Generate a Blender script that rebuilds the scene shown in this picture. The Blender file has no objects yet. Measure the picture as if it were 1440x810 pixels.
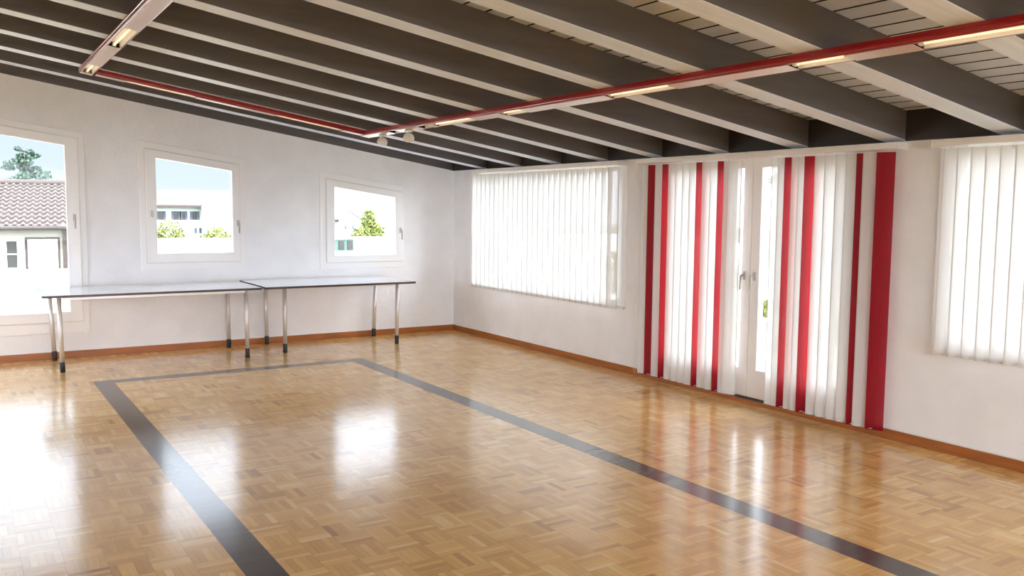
import bpy, math, random
from mathutils import Vector, Matrix
random.seed(7)
C = bpy.context.scene.collection
PI = math.pi

# ---------------------------------------------------------------- helpers
class MB:
    """collects faces, builds ONE mesh object"""
    def __init__(s): s.v = []; s.f = []; s.m = []; s.sm = []
    def add(s, vs, fs, mat=0, smooth=False):
        b = len(s.v); s.v += [tuple(v) for v in vs]
        for f in fs: s.f.append([b + i for i in f]); s.m.append(mat); s.sm.append(smooth)
        return s
    def box(s, a, b, mat=0):
        x0, y0, z0 = [min(p, q) for p, q in zip(a, b)]; x1, y1, z1 = [max(p, q) for p, q in zip(a, b)]
        vs = [(x0,y0,z0),(x1,y0,z0),(x1,y1,z0),(x0,y1,z0),(x0,y0,z1),(x1,y0,z1),(x1,y1,z1),(x0,y1,z1)]
        return s.add(vs, [(0,3,2,1),(4,5,6,7),(0,1,5,4),(1,2,6,5),(2,3,7,6),(3,0,4,7)], mat)
    def prism(s, poly, e, fn, mat=0, smooth=False, side_mat=None):
        """poly in 2-D, extruded between e[0] and e[1]; fn(p, t) -> 3-D"""
        n = len(poly); vs = [fn(p, e[0]) for p in poly] + [fn(p, e[1]) for p in poly]
        s.add(vs, [tuple(range(n))[::-1], tuple(range(n, 2*n))], mat)
        b = len(s.v) - 2*n
        for i in range(n):
            j = (i+1) % n
            s.f.append([b+i, b+j, b+n+j, b+n+i]); s.m.append(side_mat[i] if side_mat else mat); s.sm.append(smooth)
        return s
    def ring(s, out, inn, e, fn, mat=0):
        n = len(out)
        vs = [fn(p, t) for t in e for q in (out, inn) for p in q]
        fs = []
        for i in range(n):
            j = (i+1) % n
            fs += [(i, j, n+j, n+i), (2*n+i, 3*n+i, 3*n+j, 2*n+j), (i, 2*n+i, 2*n+j, j), (n+i, n+j, 3*n+j, 3*n+i)]
        return s.add(vs, fs, mat)
    def tube(s, pts, r, n=10, mat=0, cap=True, up=None):
        pts = [Vector(p) for p in pts]; rs = r if isinstance(r, (list, tuple)) else [r]*len(pts)
        b = len(s.v); prev = None
        for i, p in enumerate(pts):
            d = (pts[min(i+1, len(pts)-1)] - pts[max(i-1, 0)]).normalized()
            if prev is None:
                a = Vector(up) if up else (Vector((0,0,1)) if abs(d.z) < .9 else Vector((1,0,0)))
                x = d.cross(a).normalized()
            else: x = (prev - d*prev.dot(d)).normalized()
            prev = x; y = d.cross(x)
            for k in range(n):
                t = 2*PI*k/n; s.v.append(tuple(p + rs[i]*(math.cos(t)*x + math.sin(t)*y)))
        for i in range(len(pts)-1):
            for k in range(n):
                k2 = (k+1) % n
                s.f.append([b+i*n+k, b+i*n+k2, b+(i+1)*n+k2, b+(i+1)*n+k]); s.m.append(mat); s.sm.append(True)
        if cap:
            s.f.append([b+k for k in range(n)][::-1]); s.m.append(mat); s.sm.append(False)
            e = b+(len(pts)-1)*n; s.f.append([e+k for k in range(n)]); s.m.append(mat); s.sm.append(False)
        return s
    def build(s, name, mats, parent=None, bevel=0, loc=None, seg=2):
        me = bpy.data.meshes.new(name); me.from_pydata(s.v, [], s.f); me.update()
        for m in (mats if isinstance(mats, (list, tuple)) else [mats]): me.materials.append(m)
        for p, mi, sm in zip(me.polygons, s.m, s.sm): p.material_index = mi; p.use_smooth = sm
        import bmesh
        bm = bmesh.new(); bm.from_mesh(me); bmesh.ops.recalc_face_normals(bm, faces=bm.faces); bm.to_mesh(me); bm.free()
        o = bpy.data.objects.new(name, me); C.objects.link(o)
        if parent: o.parent = parent
        if loc: o.location = loc
        if bevel:
            b = o.modifiers.new('bevel', 'BEVEL'); b.width = bevel; b.segments = seg; b.limit_method = 'ANGLE'; b.angle_limit = .6
        return o

def tag(o, label=None, cat=None, group=None, kind=None):
    if label: o['label'] = label
    if cat: o['category'] = cat
    if group: o['group'] = group
    if kind: o['kind'] = kind
    return o
def empty(name, loc=(0,0,0), rz=0):
    o = bpy.data.objects.new(name, None); C.objects.link(o); o.location = loc; o.rotation_euler = (0,0,rz); o.empty_display_size = .1
    return o
def struct(o): o['kind'] = 'structure'; return o
XZ = lambda p, t: (p[0], t, p[1])      # polygon in x,z, extruded along y
YZ = lambda p, t: (t, p[0], p[1])      # polygon in y,z, extruded along x
XY = lambda p, t: (p[0], p[1], t)

# ---------------------------------------------------------------- materials
def srgb(r, g, b):
    f = lambda c: (c/255/12.92) if c/255 <= .04045 else ((c/255+.055)/1.055)**2.4
    return (f(r), f(g), f(b), 1)
class NT:
    def __init__(s, mat): s.t = mat.node_tree; s.n = s.t.nodes; s.l = s.t.links
    def new(s, k, **kw):
        n = s.n.new(k)
        for a, b in kw.items(): setattr(n, a, b)
        return n
    def link(s, a, b): s.l.new(a, b)
    def m(s, op, a, b=None, c=None):
        n = s.n.new('ShaderNodeMath'); n.operation = op
        for i, v in enumerate((a, b, c)):
            if v is None: continue
            if isinstance(v, (int, float)): n.inputs[i].default_value = v
            else: s.l.new(v, n.inputs[i])
        return n.outputs[0]
    def comb(s, x, y, z):
        n = s.n.new('ShaderNodeCombineXYZ')
        for i, v in enumerate((x, y, z)):
            if isinstance(v, (int, float)): n.inputs[i].default_value = v
            else: s.l.new(v, n.inputs[i])
        return n.outputs[0]
    def mix(s, f, a, b):
        n = s.n.new('ShaderNodeMix'); n.data_type = 'RGBA'
        if isinstance(f, (int, float)): n.inputs[0].default_value = f
        else: s.l.new(f, n.inputs[0])
        for i, v in ((6, a), (7, b)):
            if isinstance(v, tuple): n.inputs[i].default_value = v
            else: s.l.new(v, n.inputs[i])
        return n.outputs[2]
def setin(b, **kw):
    for k, v in kw.items():
        k = k.replace('_', ' ')
        for i in b.inputs:
            if i.name.lower() == k.lower(): i.default_value = v; break
def mat(name, col, rough=.5, metal=0, bump=0, bscale=40, var=0, vscale=3, stretch=(1,1,1), **kw):
    m = bpy.data.materials.new(name); m.use_nodes = True; t = NT(m); b = t.n['Principled BSDF']
    b.inputs['Base Color'].default_value = col; b.inputs['Roughness'].default_value = rough; b.inputs['Metallic'].default_value = metal
    setin(b, **kw)
    tc = t.new('ShaderNodeTexCoord'); mp = t.new('ShaderNodeMapping'); mp.inputs['Scale'].default_value = stretch
    t.link(tc.outputs['Object'], mp.inputs[0])
    if var:
        n = t.new('ShaderNodeTexNoise'); n.inputs['Scale'].default_value = vscale; n.inputs['Detail'].default_value = 5
        t.link(mp.outputs[0], n.inputs['Vector'])
        dark = tuple(c*(1-var) for c in col[:3])+(1,); lite = tuple(min(1, c*(1+var)) for c in col[:3])+(1,)
        r = t.new('ShaderNodeMapRange'); r.inputs[1].default_value = .3; r.inputs[2].default_value = .7
        t.link(n.outputs[0], r.inputs[0])
        t.link(t.mix(r.outputs[0], dark, lite), b.inputs['Base Color'])
    if bump:
        n = t.new('ShaderNodeTexNoise'); n.inputs['Scale'].default_value = bscale; n.inputs['Detail'].default_value = 6
        t.link(mp.outputs[0], n.inputs['Vector'])
        bp = t.new('ShaderNodeBump'); bp.inputs['Strength'].default_value = bump; bp.inputs['Distance'].default_value = .01
        t.link(n.outputs[0], bp.inputs['Height']); t.link(bp.outputs[0], b.inputs['Normal'])
    return m
M = {}
M['plaster'] = mat('plaster', (.835,.83,.84,1), .9, bump=.25, bscale=28, var=.035, vscale=4)
M['pvc'] = mat('white_pvc', (.86,.84,.83,1), .35)
M['frame_gap'] = mat('seal_rubber', (.05,.05,.05,1), .7)
M['beam_side'] = mat('beam_dark_paint', (.118,.108,.113,1), .55, var=.12, vscale=5, stretch=(.25,3,3), bump=.15, bscale=14)
M['beam_under'] = mat('beam_pale_underside', (.74,.82,.94,1), .5, var=.06, vscale=9, stretch=(.15,4,1), bump=.3, bscale=20)
M['plank'] = mat('ceiling_plank_paint', (.61,.655,.73,1), .6, var=.05, vscale=6, stretch=(3,.3,1))
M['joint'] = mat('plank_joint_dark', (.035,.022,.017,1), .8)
M['fascia'] = mat('dark_fascia', (.028,.021,.019,1), .6, var=.15, vscale=5)
M['base'] = mat('baseboard_wood', srgb(158,92,38), .4, var=.2, vscale=5, stretch=(.6,.6,5))
M['caulk'] = mat('caulk', (.8,.76,.72,1), .7)
M['red'] = mat('red_lacquer', (.30,.005,.007,1), .3, coat_weight=.6, coat_roughness=.12)
M['cover'] = mat('cover_plate_satin', (.66,.54,.48,1), .32, metal=.3)
M['reflector'] = mat('white_reflector', (.9,.86,.8,1), .3)
M['white_plastic'] = mat('white_plastic', (.84,.83,.80,1), .35)
M['grey_plastic'] = mat('grey_plastic', (.22,.2,.18,1), .5)
M['chrome'] = mat('chrome', (.72,.70,.68,1), .42, metal=.5)
M['alu'] = mat('pale_rail', (.78,.75,.72,1), .35, metal=.2)
M['handle'] = mat('handle_satin', (.50,.48,.45,1), .35)
M['rubber'] = mat('black_rubber', (.012,.011,.011,1), .45)
M['laminate'] = mat('white_laminate', (.86,.90,.97,1), .2, coat_weight=1.0, coat_roughness=.08, coat_ior=1.5)
M['edge'] = mat('dark_edge_band', (.045,.022,.018,1), .4)
M['under'] = mat('table_underside', (.55,.44,.36,1), .6)
M['rail_white'] = mat('headrail_white', (.78,.745,.70,1), .4)
M['weight'] = mat('slat_weight', (.60,.57,.53,1), .5)
M['bead'] = mat('bead_chain', (.85,.84,.82,1), .4)
M['roof_tile'] = mat('roof_tile', (.050,.036,.031,1), .8, var=.35, vscale=9)
M['facade'] = mat('cream_facade', (.34,.31,.26,1), .9)
M['facade2'] = mat('white_facade', (.50,.53,.52,1), .9)
M['roof2'] = mat('pale_roof', (.045,.043,.035,1), .9, var=.12, vscale=.6)
M['gutter'] = mat('brown_gutter', (.03,.018,.015,1), .6)
M['shutter'] = mat('shutter_blue_grey', (.045,.06,.08,1), .6)
M['pane_dark'] = mat('dark_pane', (.02,.019,.018,1), .4)
M['outwhite'] = mat('white_render', (.86,.85,.83,1), .9)
M['paving'] = mat('terrace_paving', (.30,.28,.24,1), .85, var=.06, vscale=3)
M['ground'] = mat('grass_ground', (.06,.07,.035,1), .95, var=.2, vscale=.3)
M['leaf_g'] = mat('leaf_green', (.030,.058,.040,1), .7, var=.3, vscale=4)
M['leaf_y'] = mat('leaf_yellow_green', (.11,.13,.022,1), .7, var=.35, vscale=2)
M['bark'] = mat('bark', (.16,.12,.09,1), .9)
M['teal'] = mat('teal_glass', (.05,.10,.085,1), .5)
M['outgrey'] = mat('pale_render', (.26,.26,.26,1), .9)

def lamp_mat():
    m = mat('lamp_tube_warm', (.9,.85,.75,1), .3); b = m.node_tree.nodes['Principled BSDF']
    b.inputs['Emission Color'].default_value = (1,.80,.52,1); b.inputs['Emission Strength'].default_value = .55
    return m
M['lamp'] = lamp_mat()

def glass_mat():
    m = bpy.data.materials.new('window_glass'); m.use_nodes = True; t = NT(m); t.n.clear()
    o = t.new('ShaderNodeOutputMaterial'); tr = t.new('ShaderNodeBsdfTransparent'); gl = t.new('ShaderNodeBsdfGlossy')
    gl.inputs['Roughness'].default_value = .0; tr.inputs[0].default_value = (.97,.985,.98,1)
    fr = t.new('ShaderNodeFresnel'); fr.inputs[0].default_value = 1.17
    mx = t.new('ShaderNodeMixShader'); t.link(fr.outputs[0], mx.inputs[0]); t.link(tr.outputs[0], mx.inputs[1]); t.link(gl.outputs[0], mx.inputs[2])
    t.link(mx.outputs[0], o.inputs[0]); return m
M['glass'] = glass_mat()

def fabric(name, dif, trn, wt, clear):
    m = bpy.data.materials.new(name); m.use_nodes = True; t = NT(m); t.n.clear()
    o = t.new('ShaderNodeOutputMaterial'); d = t.new('ShaderNodeBsdfDiffuse'); tl = t.new('ShaderNodeBsdfTranslucent'); tp = t.new('ShaderNodeBsdfTransparent')
    tc = t.new('ShaderNodeTexCoord'); mp = t.new('ShaderNodeMapping'); mp.inputs['Scale'].default_value = (1,1,.02)
    n = t.new('ShaderNodeTexNoise'); n.inputs['Scale'].default_value = 120; n.inputs['Detail'].default_value = 2
    t.link(tc.outputs['Object'], mp.inputs[0]); t.link(mp.outputs[0], n.inputs['Vector'])
    t.link(t.mix(n.outputs[0], tuple(c*.93 for c in dif[:3])+(1,), dif), d.inputs[0]); oi = t.new('ShaderNodeObjectInfo'); t.link(t.mix(oi.outputs['Random'], tuple(c*.84 for c in trn[:3])+(1,), trn), tl.inputs[0])
    a = t.new('ShaderNodeMixShader'); a.inputs[0].default_value = wt
    b = t.new('ShaderNodeMixShader'); b.inputs[0].default_value = clear
    t.link(d.outputs[0], a.inputs[1]); t.link(tl.outputs[0], a.inputs[2]); t.link(a.outputs[0], b.inputs[1]); t.link(tp.outputs[0], b.inputs[2])
    t.link(b.outputs[0], o.inputs[0]); return m
M['slat_w'] = fabric('white_slat_fabric', (.86,.855,.84,1), (.82,.82,.805,1), .27, .10)
M['edge_shade_w'] = fabric('white_slat_edge_shade', (.70,.69,.67,1), (.55,.55,.53,1), .10, .02)  # denser slat edges: shade of overlapping slats put into the fabric colour
M['slat_r'] = fabric('red_slat_fabric', (.34,.012,.025,1), (.55,.02,.03,1), .42, .05)

def parquet():
    m = bpy.data.materials.new('mosaic_parquet'); m.use_nodes = True; t = NT(m); b = t.n['Principled BSDF']
    ge = t.new('ShaderNodeNewGeometry'); sp = t.new('ShaderNodeSeparateXYZ'); t.link(ge.outputs['Position'], sp.inputs[0])
    T = .1657
    u = t.m('DIVIDE', t.m('SUBTRACT', sp.outputs[0], 1.03), T); v = t.m('DIVIDE', t.m('SUBTRACT', sp.outputs[1], 8.86), T)
    cx = t.m('FLOOR', u); cy = t.m('FLOOR', v); fu = t.m('FRACT', u); fv = t.m('FRACT', v)
    eq = lambda a, k: t.m('COMPARE', a, k, .25)
    inx = t.m('MULTIPLY', t.m('GREATER_THAN', cx, -.5), t.m('LESS_THAN', cx, 15.5)); iny = t.m('LESS_THAN', cy, -.5)
    side = t.m('MULTIPLY', t.m('MAXIMUM', eq(cx, 0), eq(cx, 15)), iny)
    back = t.m('MULTIPLY', eq(cy, -1), inx)
    band = t.m('MAXIMUM', side, back)
    chk = t.m('MODULO', t.m('ABSOLUTE', t.m('ADD', cx, cy)), 2)
    # in the band the strips always lie across it
    chk = t.m('MAXIMUM', t.m('MULTIPLY', chk, t.m('SUBTRACT', 1, band)), side)
    lerp = lambda f, a, c: t.m('ADD', t.m('MULTIPLY', a, t.m('SUBTRACT', 1, f)), t.m('MULTIPLY', c, f))
    s = t.m('MULTIPLY', lerp(chk, fu, fv), 5); l = lerp(chk, fv, fu)
    si = t.m('FLOOR', s); fs = t.m('FRACT', s)
    wn = t.new('ShaderNodeTexWhiteNoise'); t.link(t.comb(cx, cy, si), wn.inputs['Vector']); rnd = wn.outputs['Value']
    wn2 = t.new('ShaderNodeTexWhiteNoise'); t.link(t.comb(cy, si, t.m('ADD', cx, 7.3)), wn2.inputs['Vector']); rnd2 = wn2.outputs['Value']
    wt = t.new('ShaderNodeTexWhiteNoise'); t.link(t.comb(cx, cy, 41.0), wt.inputs['Vector']); rt = wt.outputs['Value']
    rp = t.new('ShaderNodeValToRGB'); e = rp.color_ramp.elements
    e[0].position = 0; e[0].color = (.45,.24,.072,1); e[1].position = 1; e[1].color = (.96,.72,.33,1)
    q = e.new(.16); q.color = (.69,.40,.122,1); q = e.new(.72); q.color = (.88,.555,.195,1)
    t.link(t.m('ADD', t.m('MULTIPLY', rnd, .7), t.m('MULTIPLY', rt, .3)), rp.inputs[0])
    nz = t.new('ShaderNodeTexNoise'); nz.inputs['Scale'].default_value = 1; nz.inputs['Detail'].default_value = 4
    t.link(t.comb(t.m('MULTIPLY', s, 6), t.m('MULTIPLY', l, 1.4), t.m('MULTIPLY', rnd2, 60)), nz.inputs['Vector'])
    g = t.m('ADD', .86, t.m('MULTIPLY', nz.outputs[0], .28))
    mul = t.new('ShaderNodeMix'); mul.data_type = 'RGBA'; mul.blend_type = 'MULTIPLY'; mul.inputs[0].default_value = 1
    t.link(rp.outputs[0], mul.inputs[6]); t.link(t.comb(g, g, g), mul.inputs[7])
    gap = t.m('MAXIMUM', t.m('LESS_THAN', t.m('MINIMUM', fs, t.m('SUBTRACT', 1, fs)), .02), t.m('LESS_THAN', t.m('MINIMUM', l, t.m('SUBTRACT', 1, l)), .006))
    dk = t.mix(rnd, (.050,.040,.038,1), (.068,.054,.051,1))
    col = t.mix(band, mul.outputs[2], dk)
    col = t.mix(t.m('MULTIPLY', gap, .55), col, (.10,.045,.018,1))
    t.link(col, b.inputs['Base Color'])
    b.inputs['Roughness'].default_value = .42; setin(b, Coat_Weight=1.0, Coat_Roughness=.16, Coat_IOR=1.6, Specular_IOR_Level=.05)
    # every strip is very slightly tilted and cupped in its length
    h = t.m('ADD', t.m('MULTIPLY', t.m('SUBTRACT', fs, .5), t.m('MULTIPLY', t.m('SUBTRACT', rnd2, .5), t.m('SUBTRACT', 1, band))), t.m('MULTIPLY', t.m('MULTIPLY', gap, t.m('SUBTRACT', 1, band)), -.10))
    big = t.new('ShaderNodeTexNoise'); big.inputs['Scale'].default_value = 2.2; t.link(ge.outputs['Position'], big.inputs['Vector'])
    h = t.m('ADD', h, t.m('MULTIPLY', big.outputs[0], .8))
    bp = t.new('ShaderNodeBump'); bp.inputs['Strength'].default_value = .35; bp.inputs['Distance'].default_value = .0011
    t.link(h, bp.inputs['Height']); t.link(bp.outputs[0], b.inputs['Normal']); t.link(bp.outputs[0], b.inputs['Coat Normal'])
    return m
M['parquet'] = parquet()

# ---------------------------------------------------------------- dimensions
XR, YB, HC, S = 5.633, 10.389, 2.115, .158     # right wall, back wall, eaves height of the beams, roof slope
XL, YF = -3.2, -4.8
zb = lambda x: HC + S*(XR - x)                 # underside of the beams
DEPTH = .205
WT = .22

# ---------------------------------------------------------------- room shell
struct(MB().box((XL-.3, YF-.3, -.15), (XR+WT, YB+WT, 0)).build('floor', M['parquet']))

# back wall with three openings whose heads follow the roof
SW = .145
wins = [  # x0, x1, bottom, top at x1 (outer edge of the frame)
    (-.25, 1.198, .270, 2.378),
    (1.733, 2.878, .912, 2.168),
    (3.780, 4.897, .862, 1.899)]
wtop = lambda w, x: w[3] + SW*(w[1]-x)
wb = MB()
xs = [XL-.3]
for w in wins: xs += [w[0], w[1]]
xs += [XR+WT]
for i in range(len(xs)-1):
    a, b = xs[i], xs[i+1]; top = lambda x: zb(x)+.02
    if i % 2 == 0: wb.prism([(a,0),(b,0),(b,top(b)),(a,top(a))], (YB, YB+WT), XZ)
    else:
        w = wins[i//2]
        wb.prism([(a,0),(b,0),(b,w[2]),(a,w[2])], (YB, YB+WT), XZ)
        wb.prism([(a,wtop(w,a)),(b,wtop(w,b)),(b,top(b)),(a,top(a))], (YB, YB+WT), XZ)
struct(wb.build('wall_back', M['plaster']))

def quad(w, d0, d1, bz, tz):
    """trapezoid inset from the frame's outline"""
    x0, x1 = w[0]+d0, w[1]-d1
    return [(x0, w[2]+bz), (x1, w[2]+bz), (x1, wtop(w, x1)-tz), (x0, wtop(w, x0)-tz)]
def lever(mb, base, out, down=.115, mat=0):
    """window handle: rose, neck and a lever hanging down; base on the sash, out = unit vector into the room"""
    b = Vector(base); o = Vector(out); side = Vector((0,0,1)).cross(o)
    pl = [b+side*sx*.014+Vector((0,0,sz))+o*t for t in (0,.008) for sx, sz in ((-1,-.035),(1,-.035),(1,.035),(-1,.035))]
    mb.add(pl, [(0,1,2,3),(4,5,6,7),(0,1,5,4),(1,2,6,5),(2,3,7,6),(3,0,4,7)], mat)
    mb.tube([b+o*.008, b+o*.045], .009, 10, mat)
    mb.tube([b+o*.045+Vector((0,0,.008)), b+o*.047+Vector((0,0,-.03)), b+o*.052+Vector((0,0,-down))], [.010,.010,.0075], 10, mat)
    return mb
sashin = [(.105,.060,.115,.072, .208,.185,.222,.165), (.062,.066,.078,.078, .172,.150,.182,.165), (.080,.020,.080,.080, .182,.115,.168,.165)]
for i, w in enumerate(wins):
    r = struct(empty('window_%d' % (i+1), (0,0,0)))
    si = sashin[i]
    q0 = quad(w, 0, 0, 0, 0); q1 = quad(w, *si[:4]); q2 = quad(w, *si[4:])
    qf = quad(w, -.0, -.0, -.0, -.0)
    MB().ring(q0, quad(w, si[0]+.012, si[1]+.012, si[2]+.012, si[3]+.012), (YB-.012, YB+.07), XZ).build('window_frame', M['pvc'], r, bevel=.004)
    s_ = MB().ring(q1, q2, (YB-.032, YB+.045), XZ).build('sash', M['pvc'], r, bevel=.006)
    g0 = quad(w, si[4]-.012, si[5]-.012, si[6]-.012, si[7]-.012)
    MB().prism(g0, (YB+.006, YB+.010), XZ).build('pane', M['glass'], s_)
    MB().ring(quad(w, si[0]-.005, si[1]-.005, si[2]-.005, si[3]-.005), quad(w, si[0]+.004, si[1]+.004, si[2]+.004, si[3]+.004), (YB-.0135, YB-.011), XZ).build('seal', M['caulk' if i == 0 else 'weight'], r)
    hz = (1.49, 1.43, 1.335)[i]; hx = (1.085, 2.787, 4.842)[i]
    lever(MB(), (hx, YB-.032, hz), (0,-1,0)).build('handle', M['handle'], s_)
    if i == 1: lever(MB(), (1.852, YB-.032, 1.535), (0,-1,0), .04).build('latch', M['weight'], s_)
    # outer sill
    MB().box((w[0]-.02, YB+.06, w[2]-.03), (w[1]+.02, YB+WT+.05, w[2]-.002)).build('outer_sill', M['alu'], r)

# right wall
A = (6.80, 9.97, .655, 2.10); D = (4.09, 6.29, 0, 2.10); Cw = (.55, 3.54, .70, 2.10)
wr = MB(); ys = [YF-.3, Cw[0], Cw[1], D[0], D[1], A[0], A[1], YB]
for i in range(len(ys)-1):
    a, b = ys[i], ys[i+1]
    if i % 2 == 0: wr.box((XR, a, 0), (XR+WT, b, HC+.165))
    else:
        o = (Cw, D, A)[i//2]
        if o[2] > 0: wr.box((XR, a, 0), (XR+WT, b, o[2]))
        wr.box((XR, a, o[3]), (XR+WT, b, HC+.165))
struct(wr.build('wall_right', M['plaster']))
# unseen walls behind the camera and to its left, with openings added for light
wl = MB(); ops = [(7.4,9.7)]
seg = [YF-.3] + [v for o in ops for v in o] + [YB+WT]
for i in range(len(seg)-1):
    a, b = seg[i], seg[i+1]
    if i % 2 == 0: wl.box((XL-WT, a, 0), (XL, b, zb(XL)+.05))
    else: wl.box((XL-WT, a, 0), (XL, b, .9)); wl.box((XL-WT, a, 2.5), (XL, b, zb(XL)+.05))
struct(wl.build('wall_left', M['plaster']))
wf = MB(); ops2 = [(-2.6,.2), (.4,2.9), (3.1,4.6)]
seg = [XL-WT] + [v for o in ops2 for v in o] + [XR+WT]
for i in range(len(seg)-1):
    a, b = seg[i], seg[i+1]; tp = lambda x: zb(x)+.02
    if i % 2 == 0: wf.prism([(a,0),(b,0),(b,tp(b)),(a,tp(a))], (YF-WT, YF), XZ)
    else:
        wf.prism([(a,0),(b,0),(b,.12),(a,.12)], (YF-WT, YF), XZ)
        wf.prism([(a,zb(a)-.12),(b,zb(b)-.12),(b,tp(b)),(a,tp(a))], (YF-WT, YF), XZ)
struct(wf.build('wall_front', M['plaster']))

# ceiling boards run along y on top of the beams; dark grooves between them
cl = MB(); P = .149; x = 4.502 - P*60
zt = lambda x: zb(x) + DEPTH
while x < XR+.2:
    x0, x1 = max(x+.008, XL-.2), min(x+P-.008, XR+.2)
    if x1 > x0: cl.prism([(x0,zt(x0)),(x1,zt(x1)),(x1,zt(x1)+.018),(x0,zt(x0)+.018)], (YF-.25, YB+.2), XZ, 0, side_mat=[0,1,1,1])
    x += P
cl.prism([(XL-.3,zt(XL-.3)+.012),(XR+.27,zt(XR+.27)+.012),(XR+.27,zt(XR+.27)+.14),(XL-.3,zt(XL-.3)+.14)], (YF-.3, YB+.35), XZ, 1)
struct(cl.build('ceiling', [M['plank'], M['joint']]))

# beams
near = [10.377, 9.50, 8.69, 7.905, 7.09, 6.28, 5.446, 4.618, 3.79, 2.97, 2.15, 1.33, .51, -.31, -1.13, -1.95, -2.77, -3.59, -4.41]
BW = .172
ordn = ['lying against the window wall, above its plaster', 'second from the wall with three windows', 'third from the window wall, carrying the far run of the red light channel',
        'fourth from the wall with three windows', 'fifth from the wall with three windows', 'sixth from the wall with three windows', 'seventh from the wall with three windows',
        'ending above the nearer leaf of the balcony door', 'ending where the red and white door blinds stop at bare wall',
        'ending above the short white blind at the right edge', 'nearest one in view, crossing the top right corner']
for i, y in enumerate(near):
    b = MB()
    w_ = BW if i else .02
    xa, xb = XL, XR-.004
    b.prism([(xa, zb(xa)), (xb, zb(xb)), (xb, zt(xb)), (xa, zt(xa))], (y, y+w_), XZ, 0, side_mat=[1, 0, 0, 0])
    o = b.build('ceiling_beam', [M['beam_side'], M['beam_under']], bevel=.003 if i else 0, seg=1)
    nm = ordn[i] if i < len(ordn) else 'behind the viewer'
    tag(o, 'dark grey beam with pale underside, ' + nm, 'beam', 'sloping ceiling beams')
# dark boards closing the bays above the right wall
fb = MB()
for i in range(len(near)-1):
    a, b = near[i+1]+BW, near[i]
    if a < b: fb.box((XR-.03, a, zb(XR)-.0), (XR+.0, b, zt(XR)+.004))
struct(fb.build('trim_1', M['fascia']))

# baseboards with a caulk line on top
bb = MB()
bb.box((XL, YB-.016, 0), (XR, YB, .072)); struct(bb.build('baseboard_back', M['base'], bevel=.003))
struct(MB().box((XL, YB-.012, .0725), (XR, YB, .079)).build('trim_2', M['caulk']))
for k, (a, b) in enumerate([(YF, D[0]-.02), (D[1]+.02, YB-.017)]):
    struct(MB().box((XR-.016, a, 0), (XR, b, .072)).build('baseboard_right', M['base'], bevel=.003))
    struct(MB().box((XR-.012, a, .0725), (XR, b, .079)).build('trim_%d' % (3+k), M['caulk']))

# right wall windows
def rect(o, d, db=None, dt=None):
    db = d if db is None else db; dt = d if dt is None else dt
    return [(o[0]+d, o[2]+db), (o[1]-d, o[2]+db), (o[1]-d, o[3]-dt), (o[0]+d, o[3]-dt)]
for n, o, mull in ((4, A, []), (5, Cw, [2.03])):
    r = struct(empty('window_%d' % n, (0,0,0)))
    MB().ring(rect(o, 0), rect(o, .07, .045 if n == 5 else .022, .045), (XR-.010, XR+.08), YZ).build('window_frame', M['pvc'], r, bevel=.004)
    cuts = [o[0]+.06] + mull + [o[1]-.06]
    for a, b in zip(cuts, cuts[1:]):
        p = (a+.002, b-.002, o[2]+(.04 if n == 5 else .018), o[3]-.04)
        s_ = MB().ring(rect(p, 0), rect(p, .11, .055 if n == 5 else .036, .055), (XR+.005, XR+.07), YZ).build('sash', M['pvc'], r, bevel=.005)
        MB().prism(rect(p, .10, .045, .045), (XR+.036, XR+.04), YZ).build('pane', M['glass'], s_)
    MB().box((XR-.035, o[0]+.0, o[2]-.018), (XR+.01, o[1], o[2]+.004)).build('window_sill', M['pvc'], r, bevel=.003)
# balcony door, two leaves
r = struct(empty('door_1', (0,0,0)))
MB().box((XR-.018, D[0]-.018, 0), (XR+.03, D[1]+.018, .034)).build('door_sill', M['base'], r, bevel=.002)
MB().ring([(D[0],.0),(D[1],.0),(D[1],D[3]),(D[0],D[3])], [(D[0]+.055,.035),(D[1]-.055,.035),(D[1]-.055,D[3]-.04),(D[0]+.055,D[3]-.04)], (XR-.004, XR+.08), YZ).build('door_frame', M['pvc'], r, bevel=.003)
MB().box((XR-.008, D[0]+.055, .036), (XR+.02, D[1]-.055, .052)).build('threshold', M['frame_gap'], r)
for a, b, hy in ((D[0]+.05, 5.185, 5.135), (5.19, D[1]-.05, 5.25)):
    p = (a, b, .055, D[3]-.035)
    lf = MB().ring(rect(p, 0), rect(p, .095, .24, .085), (XR-.002, XR+.06), YZ).build('door_leaf', M['pvc'], r, bevel=.005)
    MB().prism(rect(p, .085, .23, .075), (XR+.03, XR+.034), YZ).build('pane', M['glass'], lf)
    lever(MB(), (XR-.002, hy, 1.08), (-1,0,0), .12).build('handle', M['handle'], lf)
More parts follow.
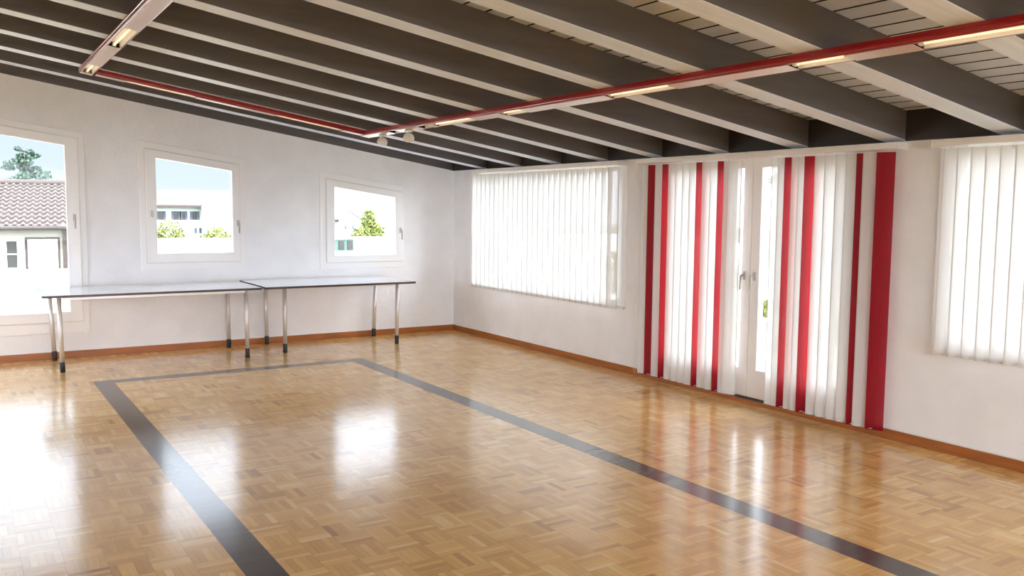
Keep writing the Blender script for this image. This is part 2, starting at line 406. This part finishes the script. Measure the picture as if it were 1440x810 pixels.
# outside plinth of openings
# ---------------------------------------------------------------- vertical blinds
XS = 5.52; KP = XS/XR                   # room-side edge of the slats; KP: wall-plane reading to slat plane
SLW, TH = .127, math.radians(21)
zz = lambda z: 1.62 + (z-1.62)*KP
def slat_mesh(h):
    """slat seen from above is a shallow arc from its room-side edge (0,0) towards the wall; hangs from z=0 to -h"""
    m = MB(); ts = [0,.07,.25,.5,.75,.93,1]; n = 6; pts = []
    for i in range(n+1):
        t = ts[i]; al = t*SLW; bow = .006*math.sin(PI*t)
        pts.append((al*math.sin(TH) - bow*math.cos(TH), -al*math.cos(TH) - bow*math.sin(TH)))
    vs = [(p[0], p[1], z) for z in (0, -h) for p in pts]
    for i in range(n): m.add([vs[k] for k in (i, i+1, n+1+i+1, n+1+i)], [(0,1,2,3)], 1 if i in (0, n-1) else 0, False)
    return m
def blind(label, his, ya, yb, zbot, chain=None):
    root = tag(empty('vertical_blind', (XS+.03, (ya+yb)/2, zz(2.115)-.045)), label, 'blind', 'vertical blinds on the right wall')
    L = root.location
    zt_ = zz(2.115) - .002
    loc = lambda m, name, ma, **k: m.build(name, ma, root, **k)
    m = MB().box((-.045, ya-L.y, zt_-.044-L.z), (.075, yb-L.y, zt_-L.z)); loc(m, 'headrail', M['rail_white'], bevel=.003)
    for e in (ya, yb): loc(MB().box((-.048, e-.004-L.y, zt_-.047-L.z), (.078, e+.004-L.y, zt_+.001-L.z)), 'end_cap', M['white_plastic'])
    top = zt_ - .062; protos = {}
    h = top - zbot
    hang0 = None
    for yh, col in his:
        if col not in protos:
            s_ = slat_mesh(h).build('slat', [M['slat_w' if col == 'w' else 'slat_r'], M['edge_shade_w' if col == 'w' else 'slat_r']], root)
            if col == 'r': s_['label'] = 'red slat'
            c = (SLW/2*math.sin(TH), -SLW/2*math.cos(TH)); dx, dy = math.sin(TH), -math.cos(TH)
            w = MB()
            e0, e1 = -SLW/2+.006, SLW/2-.006; nx, ny = dy, -dx
            pl = [(c[0]+dx*e+nx*k, c[1]+dy*e+ny*k) for e, k in ((e0,-.002),(e1,-.002),(e1,.002),(e0,.002))]
            w.prism(pl, (-h, -h+.030), XY)
            wt = w.build('bottom_weight', M['weight'] if col == 'w' else M['slat_r'], s_)
            g = MB(); g.tube([(c[0], c[1], -.002), (c[0], c[1], .016)], .003, 6); g.prism([(c[0]+dx*e+nx*k, c[1]+dy*e+ny*k) for e, k in ((-.02,-.003),(.02,-.003),(.02,.003),(-.02,.003))], (-.012, .002), XY)
            hg = g.build('hanger', M['white_plastic'], s_)
            protos[col] = (s_, wt, hg); s = s_
        else:
            p = protos[col]; s = p[0].copy(); C.objects.link(s); s.parent = root
            for ch in p[1:]:
                q = ch.copy(); C.objects.link(q); q.parent = s
        s.location = (XS-L.x, yh*KP-L.y, top-L.z)
        s.rotation_euler = (0, 0, random.uniform(-.035, .035))
    # bead chain linking the slat bottoms
    m = MB(); ys_ = [y*KP for y, _ in his]; xx = XS + SLW/2*math.sin(TH)
    for a, b in zip(ys_, ys_[1:]):
        if a-b > .25: continue
        a2, b2 = a-.055, b-.055
        m.tube([(xx-.014-L.x, a2-L.y, zbot+.012-L.z), (xx-.014-L.x, (a2+b2)/2-L.y, zbot+.004-L.z), (xx-.014-L.x, b2-L.y, zbot+.012-L.z)], .0022, 5)
    loc(m, 'bead_chain', M['bead'])
    if chain:
        m = MB(); m.tube([(-.03, chain-L.y, zt_-.04-L.z), (-.03, chain-L.y, .10-L.z), (-.028, chain-.02-L.y, .05-L.z), (-.03, chain-.035-L.y, .10-L.z), (-.03, chain-.01-L.y, zt_-.04-L.z)], .0018, 5)
        loc(m, 'pull_chain', M['bead'])
    return root
hisA = [(9.90-.107*i, 'w') for i in range(27)]
blind('long white vertical blind over the window nearest the far corner, fully drawn', hisA, 6.965*KP+.0, 9.91*KP, zz(.62))
hisL = [(6.605,'w'),(6.508,'r'),(6.406,'w'),(6.307,'r'),(6.224,'w'),(6.13,'w'),(6.04,'w'),(5.95,'w'),(5.86,'r'),(5.785,'w'),(5.69,'w'),(5.598,'r'),(5.525,'w'),(5.478,'w')]
blind('floor-length white blind with four red slats over the door leaf farther from viewer', hisL, 5.222*KP, 6.665*KP, .062, chain=6.53)
hisR = [(4.995,'w'),(4.93,'w'),(4.865,'r'),(4.794,'w'),(4.73,'w'),(4.669,'r'),(4.571,'w'),(4.48,'w'),(4.38,'w'),(4.29,'w'),(4.198,'r'),(4.143,'w'),(4.031,'r')]
blind('floor-length white blind with red slats, the last red one beside bare wall', hisR, 3.865*KP, 5.214*KP, .062)
hisC = [(3.523-.0955*i, 'w') for i in range(30)]
blind('short white vertical blind at the right edge, cut by the picture frame', hisC, .62, 3.60*KP, zz(.655))

# ---------------------------------------------------------------- red lighting channel under the beams
CW, CH = .125, .045
def channel(origin, along, cross, length, opens, label, endcap=True):
    """origin: top corner; along, cross: unit vectors; opens: (from, to) along the run"""
    o = Vector(origin); a = Vector(along).normalized(); c = Vector(cross).normalized(); up = c.cross(a).normalized()
    if up.z < 0: up = -up
    root = tag(empty('lighting_channel', o), label, 'light', 'red light channel under the beams')
    P = lambda q, t: tuple(a*t + c*q[0] + up*q[1])
    # U-shaped red body, lower edges rounded
    prof = [(0,0),(0,-.026)]
    for k in range(1, 6): t = PI/2*k/5; prof.append((.012-.012*math.cos(t), -.030-.010*math.sin(t)-.0))
    prof += [(.016,-.0405),(.016,-.036),(.006,-.026),(.006,-.004)]
    prof += [(CW-x_, y_) for x_, y_ in reversed(prof[2:-2])][0:0]
    left = prof; right = [(CW-p[0], p[1]) for p in reversed(left)]
    b = MB()
    poly = [(0,-.0),(0,-.028)] + [(.013*(1-math.cos(PI/2*k/5)), -.028-.015*math.sin(PI/2*k/5)) for k in range(1,6)] + [(.015,-.043),(.015,-.038),(.006,-.028),(.006,-.004)]
    poly2 = [(CW-p[0], p[1]) for p in reversed(poly)]
    b.prism(poly + poly2, (0, length), P, 0)
    b.prism([(-.004,-.019),(.002,-.021),(.002,-.013),(-.004,-.015)], (0, length), P, 0)
    b.build('channel_body', M['red'], root)
    # pale cover plates between the lamp openings
    seg = []; last = .004
    for s0, s1 in sorted(opens): seg.append((last, s0)); last = s1
    seg.append((last, length-.004))
    for s0, s1 in seg:
        if s1-s0 > .03:
            MB().prism([(.0135,-.0435),(.0135,-.0475),(CW-.0135,-.0475),(CW-.0135,-.0435)], (s0, s1), P).build('cover_plate', M['cover'], root, bevel=.0012)
    for s0, s1 in opens:
        r_ = MB().prism([(.016,-.008),(.016,-.042),(.022,-.042),(.030,-.012),(CW-.030,-.012),(CW-.022,-.042),(CW-.016,-.042),(CW-.016,-.008)], (s0+.001, s1-.001), P)
        r_.build('reflector', M['reflector'], root)
        if s1-s0 > .25:
            MB().tube([P((CW/2,-.030), s0+.03), P((CW/2,-.030), s1-.03)], .008, 10).build('lamp_tube', M['lamp'], root)
            for q, d in ((s0+.004, .026), (s1-.03, .026)): MB().prism([(CW/2-.013,-.014),(CW/2-.013,-.040),(CW/2+.013,-.040),(CW/2+.013,-.014)], (q, q+d), P).build('lamp_holder', M['white_plastic'], root)
    if endcap:
        e = MB(); e.prism([(-.001,.001),(-.001,-.030),(.012,-.0485),(CW-.012,-.0485),(CW+.001,-.030),(CW+.001,.001)], (length-.003, length+.004), P)
        e.build('end_cap', M['cover'], root)
    return root
sl = (1,0,-S)   # direction across, following the roof
ym = 8.86
gap = .002
def top_at(x): return zb(x)-gap
runR = channel((3.675, .2, top_at(3.675)), (0,1,0), sl, ym-.2, [(y0-.2, y1-.2) for y0, y1 in ((.9,2.48),(2.84,3.19),(4.10,4.72),(5.75,6.07),(6.53,7.24),(7.34,7.52),(8.00,8.18))],
               'red lighting channel running over the blinds side of the room towards the viewer')
runL = channel((1.005, .2, top_at(1.005)), (0,1,0), sl, ym-.2, [(y0-.2, y1-.2) for y0, y1 in ((1.2,1.9),(3.6,4.3),(6.46,7.24),(8.28,8.78))],
               'pale-bottomed lighting channel in the upper left corner, seen from below')
L0 = (3.675-1.005-CW*.988)/math.cos(math.atan(S))
x0 = 1.005+CW*.988+.003
runB = channel((x0, ym-CW-.012, top_at(x0)), sl, (0,1,0), L0-.006, [((xa-x0)*1.0124, (xb-x0)*1.0124) for xa, xb in ((1.38,2.0),(2.76,3.45))],
               'red lighting channel running along the wall with three windows', endcap=False)

def spot(x, y, label, tilt, yaw):
    z = zb(x) - .052
    r = tag(empty('ceiling_spotlight', (x, y, z)), label, 'spotlight', 'white spotlights clipped to the light channel')
    MB().box((-.022,-.045,-.018), (.022,.045,.001)).build('adapter', M['white_plastic'], r, bevel=.004)
    MB().tube([(0,0,-.016), (0,0,-.034)], .010, 10).build('swivel', M['grey_plastic'], r)
    m = MB(); prof = [(0,.045),(.022,.043),(.040,.033),(.051,.015),(.054,-.006),(.052,-.024),(.047,-.028),(.044,-.018),(.0,-.012)]
    n = 22; R = Matrix.Rotation(yaw, 4, 'Z') @ Matrix.Rotation(tilt, 4, 'X')
    vs = []
    for rr, zz_ in prof:
        for k in range(n): t = 2*PI*k/n; vs.append(tuple((R @ Vector((rr*math.cos(t), rr*math.sin(t), zz_))) + Vector((0,0,-.070))))
    fs = [(i*n+k, i*n+(k+1)%n, (i+1)*n+(k+1)%n, (i+1)*n+k) for i in range(len(prof)-1) for k in range(n)]
    m.add(vs, fs, 0, True); m.build('head', M['white_plastic'], r)
spot(3.745, 8.44, 'round white spotlight hanging from red channel, nearer the far corner', .5, .6)
spot(3.735, 7.80, 'round white spotlight hanging from red channel, farther from the far corner', -.35, -.5)

# ---------------------------------------------------------------- tables
def table(x0, x1, y0, y1, lx, ly, zt_, label, lean):
    cx, cy = (x0+x1)/2, (y0+y1)/2
    r = tag(empty('folding_table', (cx, cy, 0)), label, 'table', 'white tables along the window wall')
    tp = MB(); tk = .024
    tp.box((x0-cx, y0-cy, zt_-tk), (x1-cx, y1-cy, zt_-.0015), 1); tp.box((x0-cx+.002, y0-cy+.002, zt_-.002), (x1-cx-.002, y1-cy-.002, zt_), 0)
    tp.build('tabletop', [M['laminate'], M['edge']], r, bevel=.002)
    MB().box((x0-cx+.02, y0-cy+.02, zt_-tk-.003), (x1-cx-.02, y1-cy-.02, zt_-tk+.001)).build('underside_board', M['under'], r)
    fr = MB(); h = .032; zf = zt_-tk-.004
    for y in ly: fr.box((lx[0]-cx+.02, y-cy-.014, zf-h), (lx[1]-cx-.02, y-cy+.014, zf))
    for x in lx: fr.box((x-cx-.014, ly[0]-cy+.02, zf-h), (x-cx+.014, ly[1]-cy-.02, zf))
    fr.build('frame_rail', M['alu'], r, bevel=.003)
    for i, x in enumerate(lx):
        for j, y in enumerate(ly):
            dx, dy = lean[i][j]; b = Vector((x-cx, y-cy, 0)); t = Vector((x-cx-dx, y-cy-dy, zf)); f = lambda z: b.lerp(t, z/zf)
            lg = MB().tube([f(.09), f(zf)], .0215, 16).build('leg', M['chrome'], r)
            MB().tube([f(.0), f(.004), f(.098), f(.10)], [.022,.0245,.0245,.0235], 16).build('foot_cap', M['rubber'], lg)
table(.680, 2.765, 9.385, 10.345, (.845, 2.632), (9.50, 10.27), .760, 'white-topped table with dark edge, farther from the corner, in front of tall window', [[(.012,0),(.03,0)],[(.004,0),(.0,0)]])
table(2.790, 4.555, 9.325, 10.355, (3.085, 4.445), (9.62, 10.31), .767, 'white-topped table with dark edge standing below the smallest window', [[(.0,0),(.004,0)],[(-.012,0),(-.03,0)]])

# wall socket
o = empty('wall_socket', (1.165, YB-.001, .262)); tag(o, 'small round white wall socket low beside the tall window', 'socket')
m = MB(); n = 24
for (ra, ya_, rb, yb_) in ((.001,-.012,.018,-.012),(.018,-.012,.021,-.018),(.021,-.018,.038,-.016),(.038,-.016,.041,0)):
    vs = [(rr*math.cos(2*PI*k/n), yy, rr*math.sin(2*PI*k/n)) for rr, yy in ((ra,ya_),(rb,yb_)) for k in range(n)]
    m.add(vs, [(k, (k+1)%n, n+(k+1)%n, n+k) for k in range(n)], 0, True)
m.build('socket_plate', M['white_plastic'], o)
m = MB()
for sx in (-.0095, .0095): m.tube([(sx,-.0125,0),(sx,-.008,0)], .0025, 8)
m.build('socket_holes', M['grey_plastic'], o)

# ---------------------------------------------------------------- outside
struct(MB().box((-150,-120,-3.6), (200,260,-3.4)).build('ground', M['ground']))
# flat roof terrace in front of the north windows, with a white parapet (lower towards the west)
struct(MB().box((-6, YB+WT, -.35), (14, 14.3, -.02)).build('terrace_slab', M['paving']))
m = MB().box((-6, 14.25, -.3), (2.0, 14.45, .69)).box((2.0, 14.25, -.3), (14, 14.45, 1.12))
tag(m.build('terrace_parapet', M['outwhite'], bevel=.01), 'white terrace parapet outside the three windows, stepping up behind the middle one', 'wall')
# east balcony
struct(MB().box((XR+WT, -4, -.25), (9.2, YB+WT, -.02)).build('balcony_slab', M['paving']))
rl = empty('balcony_railing', (9.1, 5, -.02)); tag(rl, 'thin metal balcony railing seen blurred through the door blinds', 'railing')
MB().box((-.02,-8.5,.86), (.02,5.5,.90)).box((-.015,-8.5,.10), (.015,5.5,.13)).build('rail', M['alu'], rl)
m = MB()
for k in range(110): m.box((-.007,-8.5+k*.127,.12), (.007,-8.488+k*.127,.87))
m.build('baluster', M['alu'], rl)['kind'] = 'stuff'
for k in range(8): MB().box((-.02,-8.5+k*2-.02,0), (.02,-8.5+k*2+.02,.88)).build('post', M['alu'], rl)
# building opposite the balcony, far across, pale
def leaves(m, c, rad, n, size, mat=0, flat=1.0):
    for _ in range(n):
        while True:
            p = Vector((random.uniform(-1,1), random.uniform(-1,1), random.uniform(-1,1)))
            if .25 < p.length < 1: break
        p = Vector((c[0]+p.x*rad[0], c[1]+p.y*rad[1], c[2]+p.z*rad[2]))
        q = Vector((random.gauss(0,1), random.gauss(0,1), random.gauss(0,1))).normalized(); r2 = q.cross(Vector((random.gauss(0,1), random.gauss(0,1), .3))).normalized()
        s1 = size*random.uniform(.6,1.3); s2 = s1*.55
        m.add([p-q*s1, p-r2*s2, p+q*s1, p+r2*s2], [(0,1,2,3)], mat)
def tree(name, base, h, blobs, leaf, label, cat, size, n=500, group=None):
    r = tag(empty(name, base), label, cat, group)
    m = MB(); m.tube([(0,0,0),(.05*h,0,h*.4),(0,.02*h,h*.9)], [h*.035,h*.022,h*.006], 8)
    for b in blobs[:5]:
        m.tube([(0,0,h*.35),(b[0]*.6,b[1]*.6,b[2]*.95)], [h*.012,h*.004], 6)
    m.build('trunk', M['bark'], r)
    f = MB()
    for (x, y, z, rx, rz) in blobs: leaves(f, (x,y,z), (rx,rx,rz), n, size)
    f.build('foliage', leaf, r)
# west neighbour's house: eaves just below eye level, tiled roof
h1 = tag(empty('neighbour_house', (0, 36, -3.4)), 'house with pinkish tiled roof and cream wall seen through the tall window', 'house')
def hb(m, name, ma, par=h1, **k):
    return m.build(name, ma, par, **k)
G = 3.4
hb(MB().box((-8,0,0), (3.42,6+6,.80+G)), 'facade', M['facade'])
hb(MB().box((-8,-.06,-.78+G), (3.55,.0,-.70+G)), 'ledge', M['gutter'])
rt = MB(); nx_, rows = 46, 11
ex0, ex1 = -8.2, 3.52
p0 = Vector((0,-.45,.80+G)); p1 = Vector((0,6,2.46+G)); dr = p1-p0; nrm = Vector((0,-dr.z,dr.y)).normalized()
samp = nx_*8
for j in range(rows):
    for e in (0, 1):
        t = (j+e)/rows; lift = .075*(1-e)+.01
        for i in range(samp+1):
            u = i/samp; ph = (u*nx_) % 1
            hgt = .055*math.sin(PI*min(1, ph/.6)) if ph < .6 else -.02
            xx = ex0 + (ex1-ex0)*u + (.62*t)
            p = p0 + dr*t + nrm*(lift+hgt); rt.v.append((xx, p.y, p.z))
    b = j*2*(samp+1)
    for i in range(samp): rt.f.append([b+i, b+i+1, b+samp+1+i+1, b+samp+1+i]); rt.m.append(0); rt.sm.append(False)
    if j:
        pb = b-(samp+1)
        for i in range(samp): rt.f.append([pb+i, pb+i+1, b+i+1, b+i]); rt.m.append(0); rt.sm.append(False)
hb(rt, 'tiled_roof', M['roof_tile'])
hb(MB().prism([(0,.80+G),(12,.80+G),(6,2.36+G)], (-8, 3.36), lambda p, t: (t, p[0], p[1])), 'gable', M['facade'])
hb(MB().tube([(ex0,6,2.54+G),(4.14,6,2.54+G)], .13, 10), 'ridge', M['roof_tile'])
hb(MB().tube([(ex0,-.52,.80+G),(3.60,-.52,.80+G)], .085, 10), 'gutter', M['gutter'])
hb(MB().box((3.34,-.14,-.9+G), (3.50,-.03,.80+G)), 'downpipe', M['gutter'])
for (a, b, dark) in ((1.52,1.93,True), (.98,1.40,True), (2.22,3.18,False)):
    f = hb(MB().ring([(a,-.68+G),(b,-.68+G),(b,.38+G),(a,.38+G)], [(a+.04,-.63+G),(b-.04,-.63+G),(b-.04,.33+G),(a+.04,.33+G)], (-.07,.0), XZ).box(((a,-.06,-.16+G) if dark else ((a+b)/2-.03,-.06,-.66+G)), ((b,-.02,-.12+G) if dark else ((a+b)/2+.03,-.02,.36+G))), 'window', M['outwhite' if dark else 'facade2'])
    hb(MB().box((a+.03,-.02,-.64+G), (b-.03,-.005,.34+G)), 'pane' if dark else 'shutter', M['pane_dark' if dark else 'outwhite'], par=f)
    if not dark: hb(MB().ring([(a-.08,-.74+G),(b+.08,-.74+G),(b+.08,.46+G),(a-.08,.46+G)], [(a,-.68+G),(b,-.68+G),(b,.38+G),(a,.38+G)], (-.03,-.0), XZ), 'trim', M['gutter'], par=f)
# conifer behind it
blobs = []
for k in range(13):
    zz_ = 3.6+k*.33; rr = 2.35-.15*k
    for q in range(4):
        a_ = k*1.9+q*1.57; d_ = rr*(.55+.35*((q*7+k*3) % 5)/5)
        blobs.append((d_*math.cos(a_), d_*math.sin(a_), zz_+.12*q, rr*.38, .13))
    blobs.append((0, 0, zz_, .4, .25))
tree('conifer', (3.3,53,-3.4), 8.5, blobs, M['leaf_g'], 'feathery blue-green tree rising behind the pinkish tiled roof', 'tree', .085, 75)
# second house, far, pale with blue-grey shutters
h2 = tag(empty('distant_house', (26, 120, -3.4)), 'pale house with blue-grey shutters seen through the middle window', 'house')
def h2b(m, n_, ma, par=h2): return m.build(n_, ma, par)
h2b(MB().box((-12,0,0), (3.1,14,1.57+G)), 'facade', M['facade2'])
h2b(MB().prism([(-.9,1.60+G),(12,3.95+G),(24,1.6+G)], (-13, 9), lambda p, t: (t, p[0], p[1])), 'roof', M['roof2'])
h2b(MB().box((-13,-1.15,1.45+G), (3.3,-.9,1.72+G)), 'gutter', M['gutter'])
h2b(MB().prism([(1.3,0),(6.5,0),(6.5,2.3+G),(3.6,2.95+G),(1.3,1.55+G)], (-8,-1.2), XZ), 'wing', M['facade2'])
for a, b in ((22.18,22.86),(24.09,24.85),(24.95,25.5),(26.38,27.0),(27.91,28.55)):
    f = h2b(MB().box((a-26,-.05,-.15+G), (b-26,.02,.95+G)), 'window', M['pane_dark'])
    for q in ((a-26-.28, a-26), (b-26, b-26+.28)): h2b(MB().box((q[0],-.12,-.15+G), (q[1],0,.95+G)), 'shutter', M['shutter'], par=f)
for a in (26.6, 27.2): h2b(MB().box((a-26,-.05,-1.9+G), (a-26+.35,.02,-1.2+G)), 'window', M['shutter'])
# wooded rise on the horizon
tree('garden_bush', (17.6,90,-3.4), 3.9, [(0,0,2.4,1.35,1.3),(-1,0,1.7,1.1,1.1),(.9,0,1.6,1.1,1.1)], M['leaf_y'], 'pale green bush in front of the shuttered house, beside its wall end', 'bush', .16, 420)
tree('garden_bush', (22.1,90,-3.4), 3.1, [(0,0,2.0,1.2,1.0),(-1,0,1.5,.9,.8),(1,0,1.5,.8,.8)], M['leaf_y'], 'low yellow-green bush near handle side of the middle window', 'bush', .16, 420)
# third house, gable towards us
h3 = tag(empty('gabled_house', (60.5, 150, -3.4)), 'small faint white house with pointed gable seen through the smallest window', 'house')
MB().prism([(-2.2,0),(2.4,0),(2.4,-.9+G),(-.8,1.1+G),(-2.2,-.1+G)], (0, 10), XZ).build('facade', M['outwhite'], h3)
MB().prism([(-2.5,-.25+G),(-.8,1.12+G),(2.7,-.95+G),(2.7,-.75+G),(-.8,1.34+G),(-2.5,-.02+G)], (-.4, 10), XZ).build('roof', M['outgrey'], h3)
for a in (-1.4, .05): MB().box((a,-.05,-2.3+G), (a+.45,.02,-1.5+G)).build('window', M['shutter'], h3)
MB().box((-3.6,.5,-.9+G), (-2.2,3,-.5+G)).build('porch_roof', M['gutter'], h3)
bl = [(0,0,4.0,.7,.9),(.1,0,3.3,1.0,.9),(-.5,0,2.6,1.3,.7),(.5,0,2.7,1.1,.9),(-.6,0,2.1,1.2,.6),(.5,0,2.0,1.2,.6)]
tree('garden_tree', (34.0,80,-3.4), 4.9, bl, M['leaf_y'], 'yellow-green leafy tree in the middle of the smallest window', 'tree', .15, 330)
gh = tag(empty('garden_cabinet', (5.405, 13.7, -.02)), 'small teal glazed cabinet on the terrace, low in the smallest window', 'cabinet')
MB().box((-.19,0,0), (.17,.4,.93)).build('base', M['outwhite'], gh)
MB().box((-.18,.01,.93), (.16,.39,1.12)).build('glass_top', M['teal'], gh)
MB().box((-.20,-.01,1.12), (.18,.41,1.135)).build('lid', M['outwhite'], gh)
for a in (-.10, .05): MB().box((a,-.008,.955), (a+.09,.012,1.095)).build('door_panel', M['pane_dark'], gh)
# boundary wall standing beyond the parapet, hides the meadow
m = MB().box((8,55,-3.4), (60,55.3,-1.2)); tag(m.build('garden_wall', M['outwhite']), 'long white garden wall beyond the parapet', 'wall')
# greenery beyond the balcony
for k, (y, hgt) in enumerate(((8.70,.40),(7.67,.38),(10.85,1.2))):
    f = tag(empty('potted_shrub', (8.75, y, -.02)), ['low potted shrub on balcony, behind the fourth red slat from far corner', 'low potted shrub on balcony, seen through the nearer door leaf beside the fifth red slat', 'potted shrub on balcony past the free end of long white blind'][k], 'shrub')
    MB().tube([(0,0,0),(0,0,.02),(0,0,.28),(0,0,.3)], [.12,.13,.17,.17], 16).build('pot', M['outwhite'], f)
    l_ = MB(); leaves(l_, (0,0,.3+hgt*.3), (.2,.2,hgt*.3), 500, .035); l_.build('foliage', M['leaf_y'], f)
e = tag(empty('facing_building', (34, 14, -3.4)), 'pale building across from the balcony, faint behind the blinds', 'building')
MB().box((0,-12,0), (10,16,6.5)).build('facade', M['outgrey'], e)
MB().prism([(-.5,6.4),(5,8.6),(10.5,6.4)], (-12.5, 16.5), lambda p, t: (p[0], t, p[1])).build('roof', M['roof2'], e)
for k in range(6): MB().box((-.04,-10+k*4,3.2), (.02,-8.8+k*4,4.7)).build('window', M['shutter'], e)

# ---------------------------------------------------------------- light
w = bpy.data.worlds.new('sky'); bpy.context.scene.world = w; w.use_nodes = True
class _W: pass
t = NT(w); t.n.clear()
out = t.new('ShaderNodeOutputWorld'); bg = t.new('ShaderNodeBackground'); tc = t.new('ShaderNodeTexCoord')
sp = t.new('ShaderNodeSeparateXYZ'); t.link(tc.outputs['Generated'], sp.inputs[0])
# clear blue to the north, bright haze round the sun (south) and overhead
north = t.m('SUBTRACT', sp.outputs[1], t.m('MULTIPLY', sp.outputs[2], .35))
HAZE = 8.0
def ramp(stops, fac):
    r = t.new('ShaderNodeValToRGB'); e = r.color_ramp.elements
    for k, (p, c) in enumerate(stops):
        q = e[k] if k < 2 else e.new(p)
        q.position = p; q.color = tuple(v/10 for v in c)+(1,)
    t.link(fac, r.inputs[0]); return r.outputs[0]
# position 0 = south horizon, 1 = north
pos = t.m('MULTIPLY', t.m('ADD', north, 1), .5)
blue = ramp([(0,(.57,.64,.73)), (.10,(.49,.585,.70)), (.15,(1.35,1.5,1.75)), (.24,(2.2,2.4,2.75)), (.6,(2.0,2.15,2.5))], sp.outputs[2])
haze = ramp([(0,(HAZE*.93,HAZE*.98,HAZE*1.08)), (.40,(HAZE*.9,HAZE*.96,HAZE*1.08)), (.50,(6.0,6.2,6.6)), (.62,(4.8,5.0,5.4)), (.85,(2.6,2.8,3.2))], pos)
mr = t.new('ShaderNodeMapRange'); mr.interpolation_type = 'SMOOTHSTEP'; mr.inputs[1].default_value = .82; mr.inputs[2].default_value = .965
t.link(sp.outputs[1], mr.inputs[0])
t.link(t.mix(mr.outputs[0], haze, blue), bg.inputs[0]); bg.inputs[1].default_value = 10.0
t.link(bg.outputs[0], out.inputs[0])
sd = bpy.data.lights.new('sun', 'SUN'); sd.energy = 7.0; sd.angle = .01; sd.color = (1,.97,.92)
so = bpy.data.objects.new('sun', sd); C.objects.link(so); so.rotation_euler = (math.radians(38), 0, 0)   # from the south, high

# ---------------------------------------------------------------- camera
cam = bpy.data.cameras.new('camera'); co = bpy.data.objects.new('camera', cam); C.objects.link(co)
yaw, pitch, roll, f = .5631, .089, .0092, 1243.88
fw = Vector((math.sin(yaw)*math.cos(pitch), math.cos(yaw)*math.cos(pitch), -math.sin(pitch)))
r0 = Vector((math.cos(yaw), -math.sin(yaw), 0)); u0 = r0.cross(fw)
r1 = r0*math.cos(roll)+u0*math.sin(roll); u1 = -r0*math.sin(roll)+u0*math.cos(roll)
mt = Matrix((r1, u1, -fw)).transposed().to_4x4(); mt.translation = Vector((0,0,1.62)); co.matrix_world = mt
cam.sensor_width = 36; cam.lens = f*36/1440; cam.clip_start = .05; cam.clip_end = 600
sc = bpy.context.scene; sc.camera = co
sc.view_settings.view_transform = 'Standard'; sc.view_settings.look = 'None'; sc.view_settings.gamma = 1; sc.view_settings.exposure = .68
sc.view_settings.use_curve_mapping = False
cy = sc.cycles
cy.max_bounces = 12; cy.diffuse_bounces = 6; cy.glossy_bounces = 4; cy.transmission_bounces = 6; cy.transparent_max_bounces = 24
cy.use_denoising = True; cy.sample_clamp_indirect = 8; cy.caustics_reflective = False; cy.caustics_refractive = False
